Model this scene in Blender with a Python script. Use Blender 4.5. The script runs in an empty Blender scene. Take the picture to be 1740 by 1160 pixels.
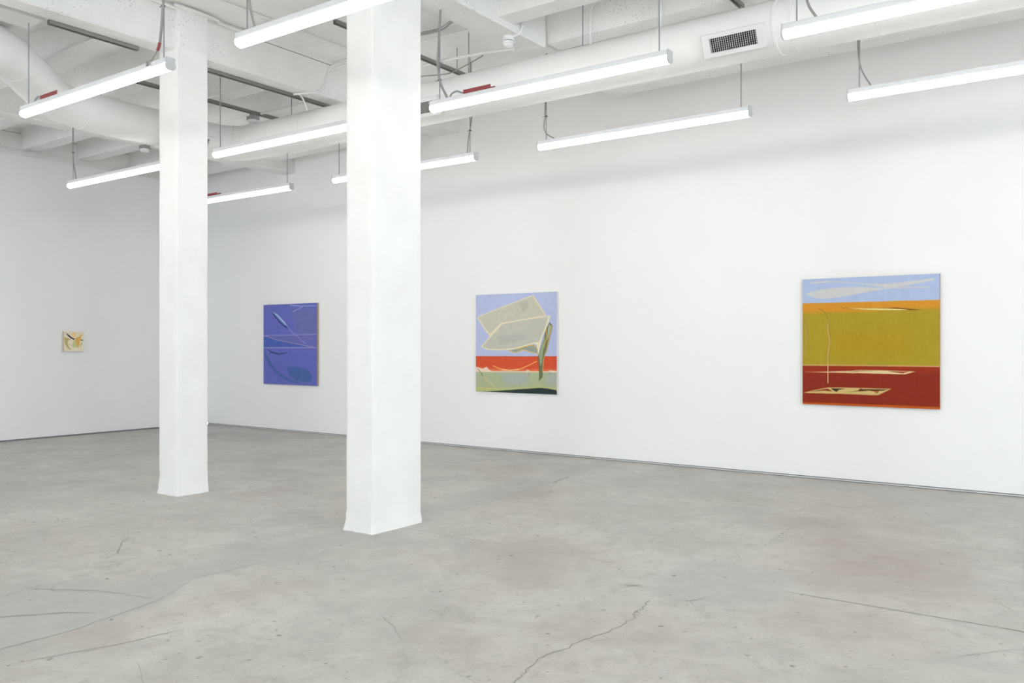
LAMP = 9.0
SKY = 13
FLOOR_ALBEDO = 0.52
ART_GAIN = 1.0
EXPOSURE = 0.46
import bpy, bmesh, math, random
import numpy as np
from mathutils import Vector, Matrix
random.seed(7)
RNG = np.random.RandomState(11)
SC = bpy.context.scene
COL = SC.collection
PI = math.pi

# ------------------------------------------------------------------ helpers
def lin(c):
    return tuple((x/255/12.92 if x/255 <= 0.04045 else ((x/255+0.055)/1.055)**2.4) for x in c)

def link(o):
    COL.objects.link(o); return o

def tag(o, label=None, cat=None, group=None, kind=None):
    if label: o['label'] = label
    if cat: o['category'] = cat
    if group: o['group'] = group
    if kind: o['kind'] = kind
    return o

def empty(name, loc, label, cat, group=None):
    o = link(bpy.data.objects.new(name, None))
    o.location = loc; o.empty_display_size = 0.1
    return tag(o, label, cat, group)

class MB:
    """collects shapes in one bmesh"""
    def __init__(self): self.bm = bmesh.new()
    def box(self, x0, x1, y0, y1, z0, z1, bevel=0.0, seg=2):
        vs = [self.bm.verts.new(p) for p in ((x0,y0,z0),(x1,y0,z0),(x1,y1,z0),(x0,y1,z0),(x0,y0,z1),(x1,y0,z1),(x1,y1,z1),(x0,y1,z1))]
        fs = [self.bm.faces.new([vs[i] for i in f]) for f in ((3,2,1,0),(4,5,6,7),(0,1,5,4),(1,2,6,5),(2,3,7,6),(3,0,4,7))]
        if bevel:
            es = list({e for f in fs for e in f.edges})
            bmesh.ops.bevel(self.bm, geom=es, offset=bevel, segments=seg, affect='EDGES', profile=0.5)
        return self
    def prism(self, prof, x0, x1, axis='X', capped=True):
        """profile of (a,b) pairs; axis X: a->y b->z ; axis Y: a->x b->z ; axis Z: a->x b->y"""
        def P(a, b, t):
            return (t,a,b) if axis == 'X' else ((a,t,b) if axis == 'Y' else (a,b,t))
        r0 = [self.bm.verts.new(P(a,b,x0)) for a,b in prof]
        r1 = [self.bm.verts.new(P(a,b,x1)) for a,b in prof]
        n = len(prof)
        for i in range(n):
            self.bm.faces.new((r0[i], r0[(i+1)%n], r1[(i+1)%n], r1[i]))
        if capped:
            self.bm.faces.new(r0); self.bm.faces.new(list(reversed(r1)))
        return self
    def tube(self, pts, r, n=10, cap=True, smooth=0, rads=None):
        pts = [Vector(p) for p in pts]
        if smooth: pts = catmull(pts, smooth)
        if rads is None: rads = [r]*len(pts)
        rings = []
        t0 = (pts[1]-pts[0]).normalized()
        up = Vector((0,0,1)) if abs(t0.z) < 0.9 else Vector((1,0,0))
        nrm = t0.cross(up).normalized()
        for i, p in enumerate(pts):
            if i == 0: t = t0
            elif i == len(pts)-1: t = (pts[i]-pts[i-1]).normalized()
            else: t = ((pts[i+1]-pts[i]).normalized()+(pts[i]-pts[i-1]).normalized()).normalized()
            nrm = (nrm - t*nrm.dot(t)).normalized()
            b = t.cross(nrm)
            k = 1.0
            if 0 < i < len(pts)-1:
                c = max(-1, min(1, (pts[i+1]-pts[i]).normalized().dot((pts[i]-pts[i-1]).normalized())))
                k = 1/max(0.7, math.sqrt((1+c)/2))
            rings.append([self.bm.verts.new(p + (nrm*math.cos(2*PI*j/n)+b*math.sin(2*PI*j/n))*rads[i]*(1 if True else k)) for j in range(n)])
        for a, b2 in zip(rings, rings[1:]):
            for j in range(n):
                self.bm.faces.new((a[j], a[(j+1)%n], b2[(j+1)%n], b2[j]))
        if cap:
            self.bm.faces.new(list(reversed(rings[0]))); self.bm.faces.new(rings[-1])
        return self
    def flex(self, pts, r, step=0.012, n=8):
        """corrugated metal conduit"""
        p = catmull([Vector(q) for q in pts], 12)
        L = [0]
        for a, b in zip(p, p[1:]): L.append(L[-1]+(b-a).length)
        k = max(4, int(L[-1]/step*2)); out = []; rad = []; j = 0
        for i in range(k+1):
            s = L[-1]*i/k
            while j < len(L)-2 and L[j+1] < s: j += 1
            d = L[j+1]-L[j] or 1e-6
            out.append(p[j].lerp(p[j+1], (s-L[j])/d)); rad.append(r*(1.0 if i % 2 else 0.8))
        return self.tube(out, r, n, rads=rad)
    def cyl(self, c, axis, r, h, n=24, r2=None):
        """cylinder starting at c going along axis for h"""
        a = Vector(axis).normalized(); c = Vector(c)
        return self.tube([c, c+a*h], r, n, rads=[r, r if r2 is None else r2])
    def build(self, name, mat, parent=None, smooth=False, loc=None, weight=False):
        bmesh.ops.recalc_face_normals(self.bm, faces=self.bm.faces)
        me = bpy.data.meshes.new(name); self.bm.to_mesh(me); self.bm.free()
        if smooth:
            for p in me.polygons: p.use_smooth = True
        o = link(bpy.data.objects.new(name, me))
        if mat is not None: me.materials.append(mat)
        if smooth and not weight:
            me.set_sharp_from_angle(angle=math.radians(38))
        if loc is not None: o.location = loc
        if parent is not None: o.parent = parent
        return o

def catmull(pts, k):
    P = [pts[0]*2-pts[1]] + list(pts) + [pts[-1]*2-pts[-2]]
    out = []
    for i in range(1, len(P)-2):
        a, b, c, d = P[i-1], P[i], P[i+1], P[i+2]
        for j in range(k):
            t = j/k
            out.append(0.5*((2*b)+(c-a)*t+(2*a-5*b+4*c-d)*t*t+(3*b-a-3*c+d)*t*t*t))
    out.append(P[-2].copy())
    return out

# ------------------------------------------------------------------ materials
def mat(name, col, rough=0.6, metal=0.0, spec=0.3):
    m = bpy.data.materials.new(name); m.use_nodes = True
    b = m.node_tree.nodes['Principled BSDF']
    b.inputs['Base Color'].default_value = (*col, 1)
    b.inputs['Roughness'].default_value = rough
    b.inputs['Metallic'].default_value = metal
    b.inputs['Specular IOR Level'].default_value = spec
    return m

def N(m, t, **kw):
    n = m.node_tree.nodes.new(t)
    for k, v in kw.items():
        if k.startswith('_'): setattr(n, k[1:], v)
    return n

def noise(m, scale, detail=4, rough=0.55, vec=None, dist=0.0):
    n = m.node_tree.nodes.new('ShaderNodeTexNoise')
    n.inputs['Scale'].default_value = scale; n.inputs['Detail'].default_value = detail
    n.inputs['Roughness'].default_value = rough; n.inputs['Distortion'].default_value = dist
    if vec is not None: m.node_tree.links.new(vec, n.inputs['Vector'])
    return n

def ramp(m, fac, stops):
    r = m.node_tree.nodes.new('ShaderNodeValToRGB')
    m.node_tree.links.new(fac, r.inputs['Fac'])
    e = r.color_ramp.elements
    while len(e) < len(stops): e.new(0.5)
    for el, (p, c) in zip(e, stops):
        el.position = p; el.color = (*c, 1) if len(c) == 3 else c
    return r.outputs['Color']

def mix(m, fac, a, b, mode='MIX'):
    n = m.node_tree.nodes.new('ShaderNodeMix'); n.data_type = 'RGBA'; n.blend_type = mode
    L = m.node_tree.links
    for sock, v in ((n.inputs[0], fac), (n.inputs[6], a), (n.inputs[7], b)):
        if isinstance(v, (int, float)): sock.default_value = v
        elif isinstance(v, tuple): sock.default_value = (*v, 1)
        else: L.new(v, sock)
    return n.outputs[2]

def bump(m, h, strength, dist=0.01, prev=None):
    n = m.node_tree.nodes.new('ShaderNodeBump')
    n.inputs['Strength'].default_value = strength; n.inputs['Distance'].default_value = dist
    m.node_tree.links.new(h, n.inputs['Height'])
    if prev is not None: m.node_tree.links.new(prev, n.inputs['Normal'])
    return n.outputs['Normal']

def pos(m):
    return m.node_tree.nodes.new('ShaderNodeNewGeometry').outputs['Position']

WHITE = 0.93
# smooth gallery wall paint
m_wall = mat('wall_paint', (WHITE, WHITE, WHITE*0.995), 0.65, spec=0.2)
P_ = pos(m_wall)
nz = noise(m_wall, 1.3, 4, 0.5, P_)
c = ramp(m_wall, nz.outputs['Fac'], [(0.3, (0.922, 0.922, 0.918)), (0.7, (0.935, 0.935, 0.932))])
m_wall.node_tree.links.new(c, m_wall.node_tree.nodes['Principled BSDF'].inputs['Base Color'])
nb = noise(m_wall, 220, 3, 0.6, P_)
m_wall.node_tree.links.new(bump(m_wall, nb.outputs['Fac'], 0.08, 0.004), m_wall.node_tree.nodes['Principled BSDF'].inputs['Normal'])

def concrete_white(name, base, pit=0.0, bumpy=0.3, tint=1.0):
    """white painted cast concrete: rough paint, board marks, small pits that show dark"""
    m = mat(name, (base, base, base*0.985), 0.7, spec=0.15)
    b = m.node_tree.nodes['Principled BSDF']; L = m.node_tree.links; P = pos(m)
    n1 = noise(m, 2.2, 5, 0.6, P)
    col = ramp(m, n1.outputs['Fac'], [(0.3, (base*0.955, base*0.95, base*0.93)), (0.65, (base*1.01, base*1.01, base*1.0))])
    if pit:
        v = m.node_tree.nodes.new('ShaderNodeTexVoronoi'); v.inputs['Scale'].default_value = 34
        v.inputs['Randomness'].default_value = 1.0
        L.new(P, v.inputs['Vector'])
        dots = ramp(m, v.outputs['Distance'], [(0.14, (1,1,1)), (0.22, (0,0,0))])
        big = noise(m, 2.6, 3, 0.5, P)
        where = ramp(m, big.outputs['Fac'], [(0.48, (0,0,0)), (0.60, (1,1,1))])
        f = mix(m, 1.0, dots, where, 'MULTIPLY')
        sc = m.node_tree.nodes.new('ShaderNodeMath'); sc.operation = 'MULTIPLY'; sc.inputs[1].default_value = pit
        L.new(f, sc.inputs[0])
        col = mix(m, sc.outputs[0], col, (0.32, 0.31, 0.29))
    L.new(col, b.inputs['Base Color'])
    n2 = noise(m, 9, 6, 0.62, P); n3 = noise(m, 60, 3, 0.6, P)
    nn = bump(m, n2.outputs['Fac'], bumpy, 0.03)
    nn = bump(m, n3.outputs['Fac'], bumpy*0.5, 0.006, nn)
    L.new(nn, b.inputs['Normal'])
    return m
m_beam = concrete_white('painted_concrete_beam', 0.88, 0.75, 0.35)
m_slab = concrete_white('painted_concrete_slab', 0.90, 0.35, 0.25)
m_col = concrete_white('painted_concrete_column', 0.92, 0.0, 0.16)
m_duct = mat('white_duct_paint', (0.88, 0.88, 0.87), 0.42, spec=0.35)
m_white = mat('white_enamel', (0.82, 0.82, 0.82), 0.4, spec=0.4)
m_house = mat('fixture_white_metal', (0.80, 0.81, 0.83), 0.42, spec=0.4)
m_cap = mat('fixture_end_plastic', (0.62, 0.62, 0.63), 0.5)
m_pipe = mat('white_conduit_paint', (0.84, 0.84, 0.83), 0.5)
m_rod = mat('galvanised_rod', (0.36, 0.37, 0.40), 0.45, 0.6)
m_flex = mat('galvanised_flex', (0.40, 0.40, 0.40), 0.42, 0.7)
m_cable = mat('grey_cable', (0.36, 0.355, 0.33), 0.6)
m_strut = mat('galvanised_strut', (0.30, 0.30, 0.28), 0.5, 0.5)
m_strutd = mat('strut_slot', (0.05, 0.05, 0.045), 0.8)
m_red = mat('red_powder_coat', lin((160, 78, 80)), 0.5)
m_tie = mat('black_tie', (0.05, 0.05, 0.05), 0.5)
m_black = mat('duct_dark', (0.012, 0.012, 0.012), 0.9)
m_blade = mat('register_blade', (0.62, 0.62, 0.61), 0.45, 0.2)
m_grey = mat('junction_grey', (0.38, 0.38, 0.38), 0.5, 0.4)
m_gap = mat('reveal_shadow_gap', (0.26, 0.26, 0.25), 0.8)
m_line = mat('crack_dark', (0.10, 0.095, 0.085), 0.9)
m_diff = bpy.data.materials.new('lit_diffuser'); m_diff.use_nodes = True
nt = m_diff.node_tree; nt.nodes.clear()
em = nt.nodes.new('ShaderNodeEmission'); em.inputs['Color'].default_value = (1.0, 0.952, 0.895, 1)
em.inputs['Strength'].default_value = LAMP
ou = nt.nodes.new('ShaderNodeOutputMaterial'); nt.links.new(em.outputs[0], ou.inputs['Surface'])
ART_YELLOW=( (170,186,218) ,[
  ('P',(200,200,200),0.006,[(0.015,0.119),(0.065,0.103),(0.155,0.085),(0.233,0.076),(0.329,0.074),(0.481,0.078),(0.591,0.09),(0.646,0.085),(0.726,0.074),(0.841,0.056),(0.962,0.034),(0.966,0.043),(0.875,0.063),(0.77,0.08),(0.664,0.095),(0.609,0.101),(0.481,0.119),(0.329,0.146),(0.194,0.16),(0.135,0.158),(0.075,0.142)]),
  ('P',(202,200,200),0.006,[(0.055,0.029),(0.095,0.021),(0.194,0.021),(0.329,0.033),(0.481,0.053),(0.609,0.062),(0.699,0.058),(0.841,0.045),(0.962,0.031),(0.962,0.041),(0.788,0.069),(0.664,0.087),(0.6,0.085),(0.517,0.065),(0.348,0.041),(0.233,0.031),(0.125,0.036),(0.075,0.036)]),
  ('L',(200,198,200),0.008,[(0.609,0.093),(0.77,0.092),(0.928,0.099)]),
  ('P',(210,142,35),0.003,[(-0.01,0.193),(1.004,0.193),(1.004,0.687),(-0.01,0.693)]),
  ('P',(168,146,34),0.03,[(-0.026,0.268),(0.481,0.269),(0.717,0.255),(1.021,0.256),(1.021,0.696),(-0.026,0.713)]),
  ('P',(172,142,22),0.12,[(0.233,0.419),(0.788,0.405),(0.788,0.614),(0.233,0.619)]),
  ('P',(110,60,15),0.003,[(0.291,0.234),(0.377,0.24),(0.554,0.243),(0.699,0.244),(0.889,0.265),(0.788,0.264),(0.609,0.26),(0.481,0.253),(0.358,0.244)]),
  ('P',(226,216,140),0.003,[(0.329,0.239),(0.481,0.243),(0.646,0.248),(0.788,0.261),(0.77,0.264),(0.609,0.26),(0.481,0.253),(0.377,0.244)]),
  ('L',(175,140,85),0.005,[(0.036,0.295),(0.025,0.376),(0.03,0.478),(0.017,0.559),(0.025,0.621)]),
  ('L',(170,130,75),0.004,[(0.031,0.315),(0.036,0.478)]),
  ('L',(140,100,45),0.003,[(0.125,0.236),(0.159,0.252),(0.184,0.278),(0.202,0.318)]),
  ('P',(150,44,15),0.003,[(-0.01,0.693),(1.004,0.687),(1.004,1.005),(-0.01,1.01)]),
  ('P',(136,38,14),0.05,[(-0.026,0.754),(1.021,0.734),(1.021,1.004),(-0.026,1.01)]),
  ('L',(205,160,115),0.006,[(-0.01,0.688),(0.233,0.685),(0.699,0.684),(1.004,0.684)]),
  ('L',(170,135,60),0.009,[(0.202,0.318),(0.196,0.378),(0.205,0.459),(0.209,0.519),(0.196,0.6),(0.194,0.679)]),
  ('L',(205,165,110),0.004,[(0.196,0.358),(0.198,0.418),(0.21,0.489),(0.205,0.559),(0.196,0.619),(0.197,0.679)]),
  ('L',(215,170,115),0.006,[(0.198,0.679),(0.198,0.825)]),
  ('P',(222,200,150),0.003,[(0.015,0.743),(0.194,0.738),(0.368,0.729),(0.415,0.722),(0.591,0.719),(0.836,0.725),(0.762,0.747),(0.554,0.745),(0.358,0.745),(0.194,0.745)]),
  ('P',(120,40,22),0.003,[(0.368,0.74),(0.415,0.727),(0.536,0.724),(0.405,0.733)]),
  ('P',(80,30,20),0.003,[(0.646,0.727),(0.744,0.729),(0.751,0.74),(0.699,0.734)]),
  ('P',(160,45,22),0.003,[(0.753,0.737),(0.792,0.727),(0.664,0.727)]),
  ('P',(205,178,112),0.003,[(0.005,0.909),(0.095,0.885),(0.199,0.861),(0.348,0.859),(0.668,0.858),(0.572,0.91),(0.348,0.91),(0.174,0.911)]),
  ('P',(130,38,20),0.003,[(0.065,0.899),(0.196,0.87),(0.233,0.891),(0.164,0.888)]),
  ('P',(60,42,20),0.003,[(0.219,0.867),(0.329,0.868),(0.281,0.88),(0.267,0.896),(0.242,0.885)]),
  ('P',(90,45,20),0.003,[(0.348,0.894),(0.424,0.881),(0.443,0.863),(0.481,0.874),(0.517,0.87),(0.481,0.881),(0.396,0.888)]),
  ('P',(170,95,50),0.003,[(0.508,0.876),(0.586,0.87),(0.563,0.898),(0.545,0.884)]),
  ('P',(60,40,20),0.003,[(0.452,0.867),(0.646,0.864),(0.609,0.874),(0.499,0.877)]),
  ('P',(190,84,12),0.003,[(-0.015,0.985),(0.424,0.983),(1.013,0.983),(1.013,1.014),(-0.015,1.02)]),
])
ART_PAPER=( (181,189,222) ,[
  ('P',(212,82,50),0.003,[(-0.017,0.635),(1.022,0.628),(1.022,0.786),(-0.017,0.807)]),
  ('P',(226,120,75),0.03,[(-0.017,0.755),(0.526,0.766),(1.022,0.753),(1.022,0.796),(-0.017,0.817)]),
  ('P',(236,208,188),0.01,[(-0.017,0.743),(0.022,0.747),(0.087,0.762),(0.145,0.742),(0.167,0.77),(0.228,0.792),(-0.017,0.798)]),
  ('P',(236,205,185),0.01,[(0.623,0.784),(0.653,0.762),(0.701,0.783)]),
  ('P',(236,205,185),0.01,[(0.895,0.781),(0.918,0.765),(1.022,0.775),(1.022,0.786)]),
  ('P',(172,180,145),0.003,[(-0.017,0.795),(1.022,0.781),(1.022,1.007),(-0.017,1.043)]),
  ('P',(170,178,168),0.05,[(0.316,0.8),(0.672,0.803),(0.648,0.902),(0.379,0.919)]),
  ('P',(170,178,165),0.04,[(0.872,0.799),(0.999,0.797),(0.999,0.902),(0.884,0.906)]),
  ('P',(188,192,128),0.02,[(-0.017,0.95),(0.404,0.959),(0.79,0.922),(1.022,0.945),(1.022,1.007),(-0.017,1.043)]),
  ('L',(238,220,195),0.006,[(-0.017,0.794),(0.526,0.787),(1.022,0.78)]),
  ('P',(40,54,54),0.004,[(0.126,0.997),(0.404,0.975),(0.79,0.941),(0.884,0.944),(1.022,0.961),(1.022,1.012),(-0.017,1.017),(-0.017,1.004)]),
  ('P',(226,216,184),0.004,[(0.015,0.236),(0.061,0.212),(0.681,0.034),(0.725,0.033),(0.757,0.069),(0.874,0.228),(0.599,0.272),(0.329,0.302),(0.18,0.429),(0.13,0.378)]),
  ('P',(198,194,176),0.006,[(0.032,0.238),(0.074,0.218),(0.686,0.043),(0.716,0.042),(0.745,0.076),(0.855,0.225),(0.599,0.263),(0.323,0.295),(0.18,0.409),(0.141,0.367)]),
  ('P',(186,182,166),0.03,[(0.551,0.102),(0.648,0.075),(0.672,0.135),(0.599,0.203)]),
  ('P',(110,118,85),0.004,[(0.916,0.296),(0.953,0.335),(0.921,0.441),(0.886,0.576),(0.851,0.635),(0.837,0.781),(0.832,0.839),(0.792,0.874),(0.792,0.781),(0.78,0.616),(0.808,0.557),(0.848,0.441),(0.872,0.363)]),
  ('P',(165,175,150),0.006,[(0.907,0.31),(0.939,0.337),(0.912,0.422),(0.884,0.479),(0.895,0.363)]),
  ('L',(224,178,96),0.006,[(0.944,0.333),(0.912,0.441),(0.884,0.557),(0.846,0.654),(0.834,0.781)]),
  ('L',(220,176,92),0.007,[(0.884,0.305),(0.872,0.363),(0.884,0.441),(0.848,0.538),(0.82,0.615),(0.808,0.713)]),
  ('P',(150,165,130),0.006,[(0.813,0.557),(0.843,0.46),(0.866,0.421),(0.848,0.538),(0.825,0.693),(0.808,0.713),(0.792,0.616)]),
  ('P',(150,160,148),0.004,[(0.416,0.573),(0.502,0.601),(0.599,0.568),(0.766,0.606),(0.776,0.557),(0.731,0.516),(0.599,0.543)]),
  ('L',(226,192,110),0.007,[(0.416,0.573),(0.502,0.598),(0.599,0.568),(0.766,0.604)]),
  ('L',(222,180,90),0.008,[(0.526,0.558),(0.648,0.528),(0.731,0.518),(0.773,0.557),(0.784,0.616)]),
  ('P',(230,220,186),0.004,[(0.067,0.539),(0.171,0.437),(0.329,0.302),(0.404,0.288),(0.599,0.26),(0.837,0.238),(0.928,0.231),(0.909,0.286),(0.874,0.363),(0.827,0.441),(0.808,0.518),(0.784,0.616),(0.766,0.518),(0.742,0.503),(0.599,0.535),(0.49,0.563),(0.279,0.577),(0.152,0.569)]),
  ('P',(193,191,178),0.006,[(0.087,0.537),(0.18,0.446),(0.335,0.314),(0.406,0.298),(0.599,0.27),(0.837,0.248),(0.898,0.242),(0.862,0.353),(0.816,0.436),(0.785,0.494),(0.742,0.491),(0.599,0.523),(0.49,0.55),(0.279,0.564),(0.158,0.557)]),
  ('P',(182,181,172),0.03,[(0.279,0.438),(0.599,0.399),(0.648,0.459),(0.316,0.518)]),
  ('L',(225,225,215),0.005,[(0.792,0.508),(0.792,0.596)]),
  ('L',(242,176,90),0.007,[(0.222,0.731),(0.316,0.762),(0.441,0.776),(0.575,0.756),(0.695,0.709),(0.766,0.679)]),
  ('L',(245,225,170),0.005,[(0.341,0.77),(0.441,0.774),(0.551,0.764)]),
  ('L',(224,196,130),0.005,[(0.087,0.83),(0.152,0.89),(0.241,0.943)]),
  ('L',(70,60,40),0.004,[(0.029,0.763),(0.061,0.8),(0.093,0.84)]),
  ('L',(60,70,60),0.004,[(0.796,0.713),(0.796,0.869)]),
  ('L',(190,80,50),0.003,[(0.667,0.788),(0.667,0.828)]),
  ('L',(90,60,40),0.003,[(0.918,0.781),(0.918,0.8)]),
])
ART_BLUE=( (92,97,172) ,[
  ('P',(98,101,160),0.1,[(0.536,0.074),(1.022,0.065),(1.022,0.522),(0.617,0.363)]),
  ('P',(96,98,165),0.02,[(-0.01,0.389),(1.022,0.379),(1.022,0.541),(-0.01,0.543)]),
  ('P',(68,90,165),0.006,[(-0.019,0.4),(0.455,0.472),(0.837,0.529),(-0.019,0.538)]),
  ('L',(152,138,165),0.006,[(-0.019,0.385),(0.091,0.4),(0.209,0.436),(0.552,0.485),(0.929,0.532)]),
  ('L',(150,145,192),0.006,[(-0.019,0.389),(0.504,0.383),(1.037,0.378)]),
  ('L',(158,150,195),0.007,[(-0.019,0.543),(1.037,0.539)]),
  ('P',(36,48,92),0.004,[(0.162,0.093),(0.229,0.165),(0.341,0.248),(0.48,0.314),(0.407,0.249),(0.275,0.16)]),
  ('P',(72,100,168),0.004,[(0.179,0.093),(0.292,0.144),(0.448,0.276),(0.374,0.253),(0.259,0.17)]),
  ('P',(155,172,196),0.006,[(0.179,0.092),(0.267,0.12),(0.322,0.158),(0.415,0.224),(0.453,0.278),(0.374,0.226),(0.267,0.152)]),
  ('L',(150,146,190),0.005,[(0.439,0.254),(0.504,0.319),(0.601,0.378),(0.79,0.492)]),
  ('L',(140,120,160),0.004,[(0.088,0.025),(0.162,0.096)]),
  ('L',(132,140,190),0.012,[(0.52,0.016),(0.712,0.033),(0.991,0.033)]),
  ('L',(128,136,186),0.012,[(0.751,0.037),(0.648,0.071),(0.568,0.094)]),
  ('L',(120,110,165),0.006,[(0.774,0.396),(0.853,0.422),(0.929,0.439)]),
  ('P',(42,58,100),0.005,[(0.041,0.547),(0.159,0.59),(0.292,0.612),(0.459,0.6),(0.455,0.608),(0.292,0.628),(0.159,0.61)]),
  ('P',(66,92,150),0.014,[(0.003,0.545),(0.058,0.622),(0.15,0.741),(0.292,0.847),(0.488,0.924),(0.712,0.976),(0.584,0.978),(0.407,0.941),(0.242,0.869),(0.108,0.763),(0.024,0.654)]),
  ('P',(66,92,150),0.02,[(0.448,0.791),(0.536,0.773),(0.68,0.777),(0.837,0.816),(0.914,0.877),(0.906,0.94),(0.806,0.958),(0.617,0.947),(0.488,0.886)]),
  ('L',(100,100,160),0.004,[(0.455,0.823),(0.504,0.918),(0.712,0.971),(0.914,0.971)]),
])
ART_SMALL=( (212,202,178) ,[
  ('P',(216,186,130),0.03,[(0.508,0.039),(0.597,0.07),(0.638,0.164),(0.597,0.258),(0.508,0.291),(0.419,0.261),(0.378,0.167),(0.419,0.073)]),
  ('P',(182,184,132),0.02,[(0.508,0.424),(0.59,0.47),(0.654,0.688),(0.721,0.797),(0.425,0.797),(0.457,0.564)]),
  ('P',(186,180,140),0.03,[(0.968,0.485),(0.937,0.658),(0.803,0.782),(0.819,0.624),(0.886,0.564)]),
  ('P',(208,162,85),0.02,[(0.962,0.036),(0.886,0.124),(0.752,0.267),(0.556,0.33),(0.571,0.47),(0.654,0.688),(0.721,0.821),(0.787,0.658),(0.835,0.406),(0.886,0.218)]),
  ('P',(175,162,105),0.02,[(-0.003,0.27),(0.184,0.33),(0.41,0.385),(0.248,0.415),(0.184,0.533),(0.2,0.658),(0.279,0.812),(0.394,0.921),(0.279,0.906),(0.149,0.782),(0.054,0.627),(0.022,0.473)]),
  ('P',(52,52,50),0.015,[(0.086,0.07),(0.248,0.161),(0.378,0.282),(0.543,0.361),(0.514,0.421),(0.346,0.342),(0.216,0.236)]),
  ('P',(80,75,60),0.015,[(0.844,0.397),(0.978,0.409),(0.968,0.448),(0.844,0.455)]),
  ('L',(185,175,160),0.03,[(0.232,0.633),(0.327,0.673),(0.425,0.703)]),
])

# ------------------------------------------------------------------ room dimensions (metres)
XL, XR, YB, YN, H0, HS = -14.42, 12.0, 10.0, -8.0, 1.55, 5.03
BJ = 4.72                                    # underside of the joists

def struct(name, mb, m, **kw):
    o = mb.build(name, m, **kw); o['kind'] = 'structure'; return o

# walls: drywall stops 32 mm above the slab, a metal bead sits in the reveal
struct('wall_right', MB().box(XL-0.2, XR+0.2, YB, YB+0.18, 0.030, 5.3), m_wall)
struct('wall_left', MB().box(XL-0.05, XL, YN-0.2, YB, 0.026, 4.60), m_wall)
mb = MB().box(XR, XR+0.25, YN-0.2, YB+0.2, 0, 0.9).box(XR, XR+0.25, YN-0.2, YB+0.2, 4.1, 5.3)
WNEAR = ((-7.4, -4.6), (-4.0, -1.2), (-0.6, 2.2))
ed = [YN-0.2]+[v for w_ in WNEAR for v in w_]+[YB+0.2]
for a, b in zip(ed[::2], ed[1::2]): mb.box(XR, XR+0.25, a, b, 0.9, 4.1)
struct('wall_near', mb, m_wall)
mb = MB().box(XL-0.3, XR+0.2, YN-0.25, YN, 0, 0.9).box(XL-0.3, XR+0.2, YN-0.25, YN, 4.1, 5.3)
WREAR_ADDED = ((-13.7, -12.0),)  # unseen rear window, added to brighten the left end of the gallery
ed = [XL-0.3]+[v for w_ in WREAR_ADDED for v in w_]+[XR+0.2]
for a, b in zip(ed[::2], ed[1::2]): mb.box(a, b, YN-0.25, YN, 0.9, 4.1)
struct('wall_rear', mb, m_wall)
m_frame = mat('window_frame_paint', (0.75, 0.75, 0.75), 0.5)
m_glass = bpy.data.materials.new('window_glass'); m_glass.use_nodes = True
g = m_glass.node_tree; g.nodes.clear()
gt = g.nodes.new('ShaderNodeBsdfTransparent'); gt.inputs[0].default_value = (0.93, 0.95, 0.95, 1)
gg = g.nodes.new('ShaderNodeBsdfGlossy'); gg.inputs['Roughness'].default_value = 0.02
gm = g.nodes.new('ShaderNodeMixShader'); gm.inputs[0].default_value = 0.06
go = g.nodes.new('ShaderNodeOutputMaterial')
g.links.new(gt.outputs[0], gm.inputs[1]); g.links.new(gg.outputs[0], gm.inputs[2]); g.links.new(gm.outputs[0], go.inputs[0])
for i, (side, a, b) in enumerate([('N', *w_) for w_ in WNEAR]+[('R', *w_) for w_ in WREAR_ADDED]):
    def bx(mb, y0, y1, z0, z1, d0, d1):
        if side == 'N': mb.box(XR+d0, XR+d1, y0, y1, z0, z1)
        else: mb.box(y0, y1, YN-d1, YN-d0, z0, z1)
    w = MB()
    for y0, y1, z0, z1 in ((a, b, 0.9, 0.97), (a, b, 4.03, 4.1), (a, a+.07, .97, 4.03), (b-.07, b, .97, 4.03), ((a+b)/2-.03, (a+b)/2+.03, .97, 4.03), (a+.07, b-.07, 2.6, 2.66)):
        bx(w, y0, y1, z0, z1, .08, .15)
    wo = struct('window_%d' % (i+1), w, m_frame)
    pw = MB(); bx(pw, a+.05, b-.05, .95, 4.05, .11, .12); pw.build('window_pane', m_glass, wo)
    ld = bpy.data.lights.new('daylight_%d' % (i+1), 'AREA'); ld.shape = 'RECTANGLE'; ld.cycles.is_portal = True
    lo = link(bpy.data.objects.new('daylight_%d' % (i+1), ld))
    if side == 'N':
        ld.size = 3.1; ld.size_y = b-a; lo.location = (XR+0.3, (a+b)/2, 2.5); lo.rotation_euler = (0, PI/2, 0)
    else:
        ld.size = b-a; ld.size_y = 3.1; lo.location = ((a+b)/2, YN-0.3, 2.5); lo.rotation_euler = (PI/2, 0, 0)

# reveal at the foot of both gallery walls
bl = struct('baseboard_right', MB().box(XL, XR, YB+0.012, YB+0.18, 0.0, 0.030), m_gap)
MB().box(XL+.02, XR, YB+0.004, YB+0.013, 0.008, 0.0175).build('metal_bead', m_white, bl)
bl = struct('baseboard_left', MB().box(XL-0.05, XL-0.012, YN, YB, 0.0, 0.026), m_gap)
MB().box(XL-0.013, XL-0.005, YN, YB, 0.006, 0.013).build('metal_bead', m_grey, bl)

# recessed beam on top of the left wall
t1 = struct('trim_1', MB().box(XL-0.40, XL-0.035, YN-0.2, YB+0.05, 4.60, 4.960).box(XL-0.40, XL-0.035, YN-0.2, YB+0.05, 4.968, HS), m_beam)
MB().box(XL-0.35, XL-0.045, YN-0.2, YB+0.05, 4.955, 4.975).build('shadow_gap', m_line, t1)
MB().tube([(XL-.02, YN, 4.685), (XL-.02, YB-.02, 4.685)], 0.008, 8).tube([(XL-.02, YN, 4.705), (XL-.02, 7.2, 4.705)], 0.006, 8).build('thin_pipe', m_beam, t1, smooth=True)

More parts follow.
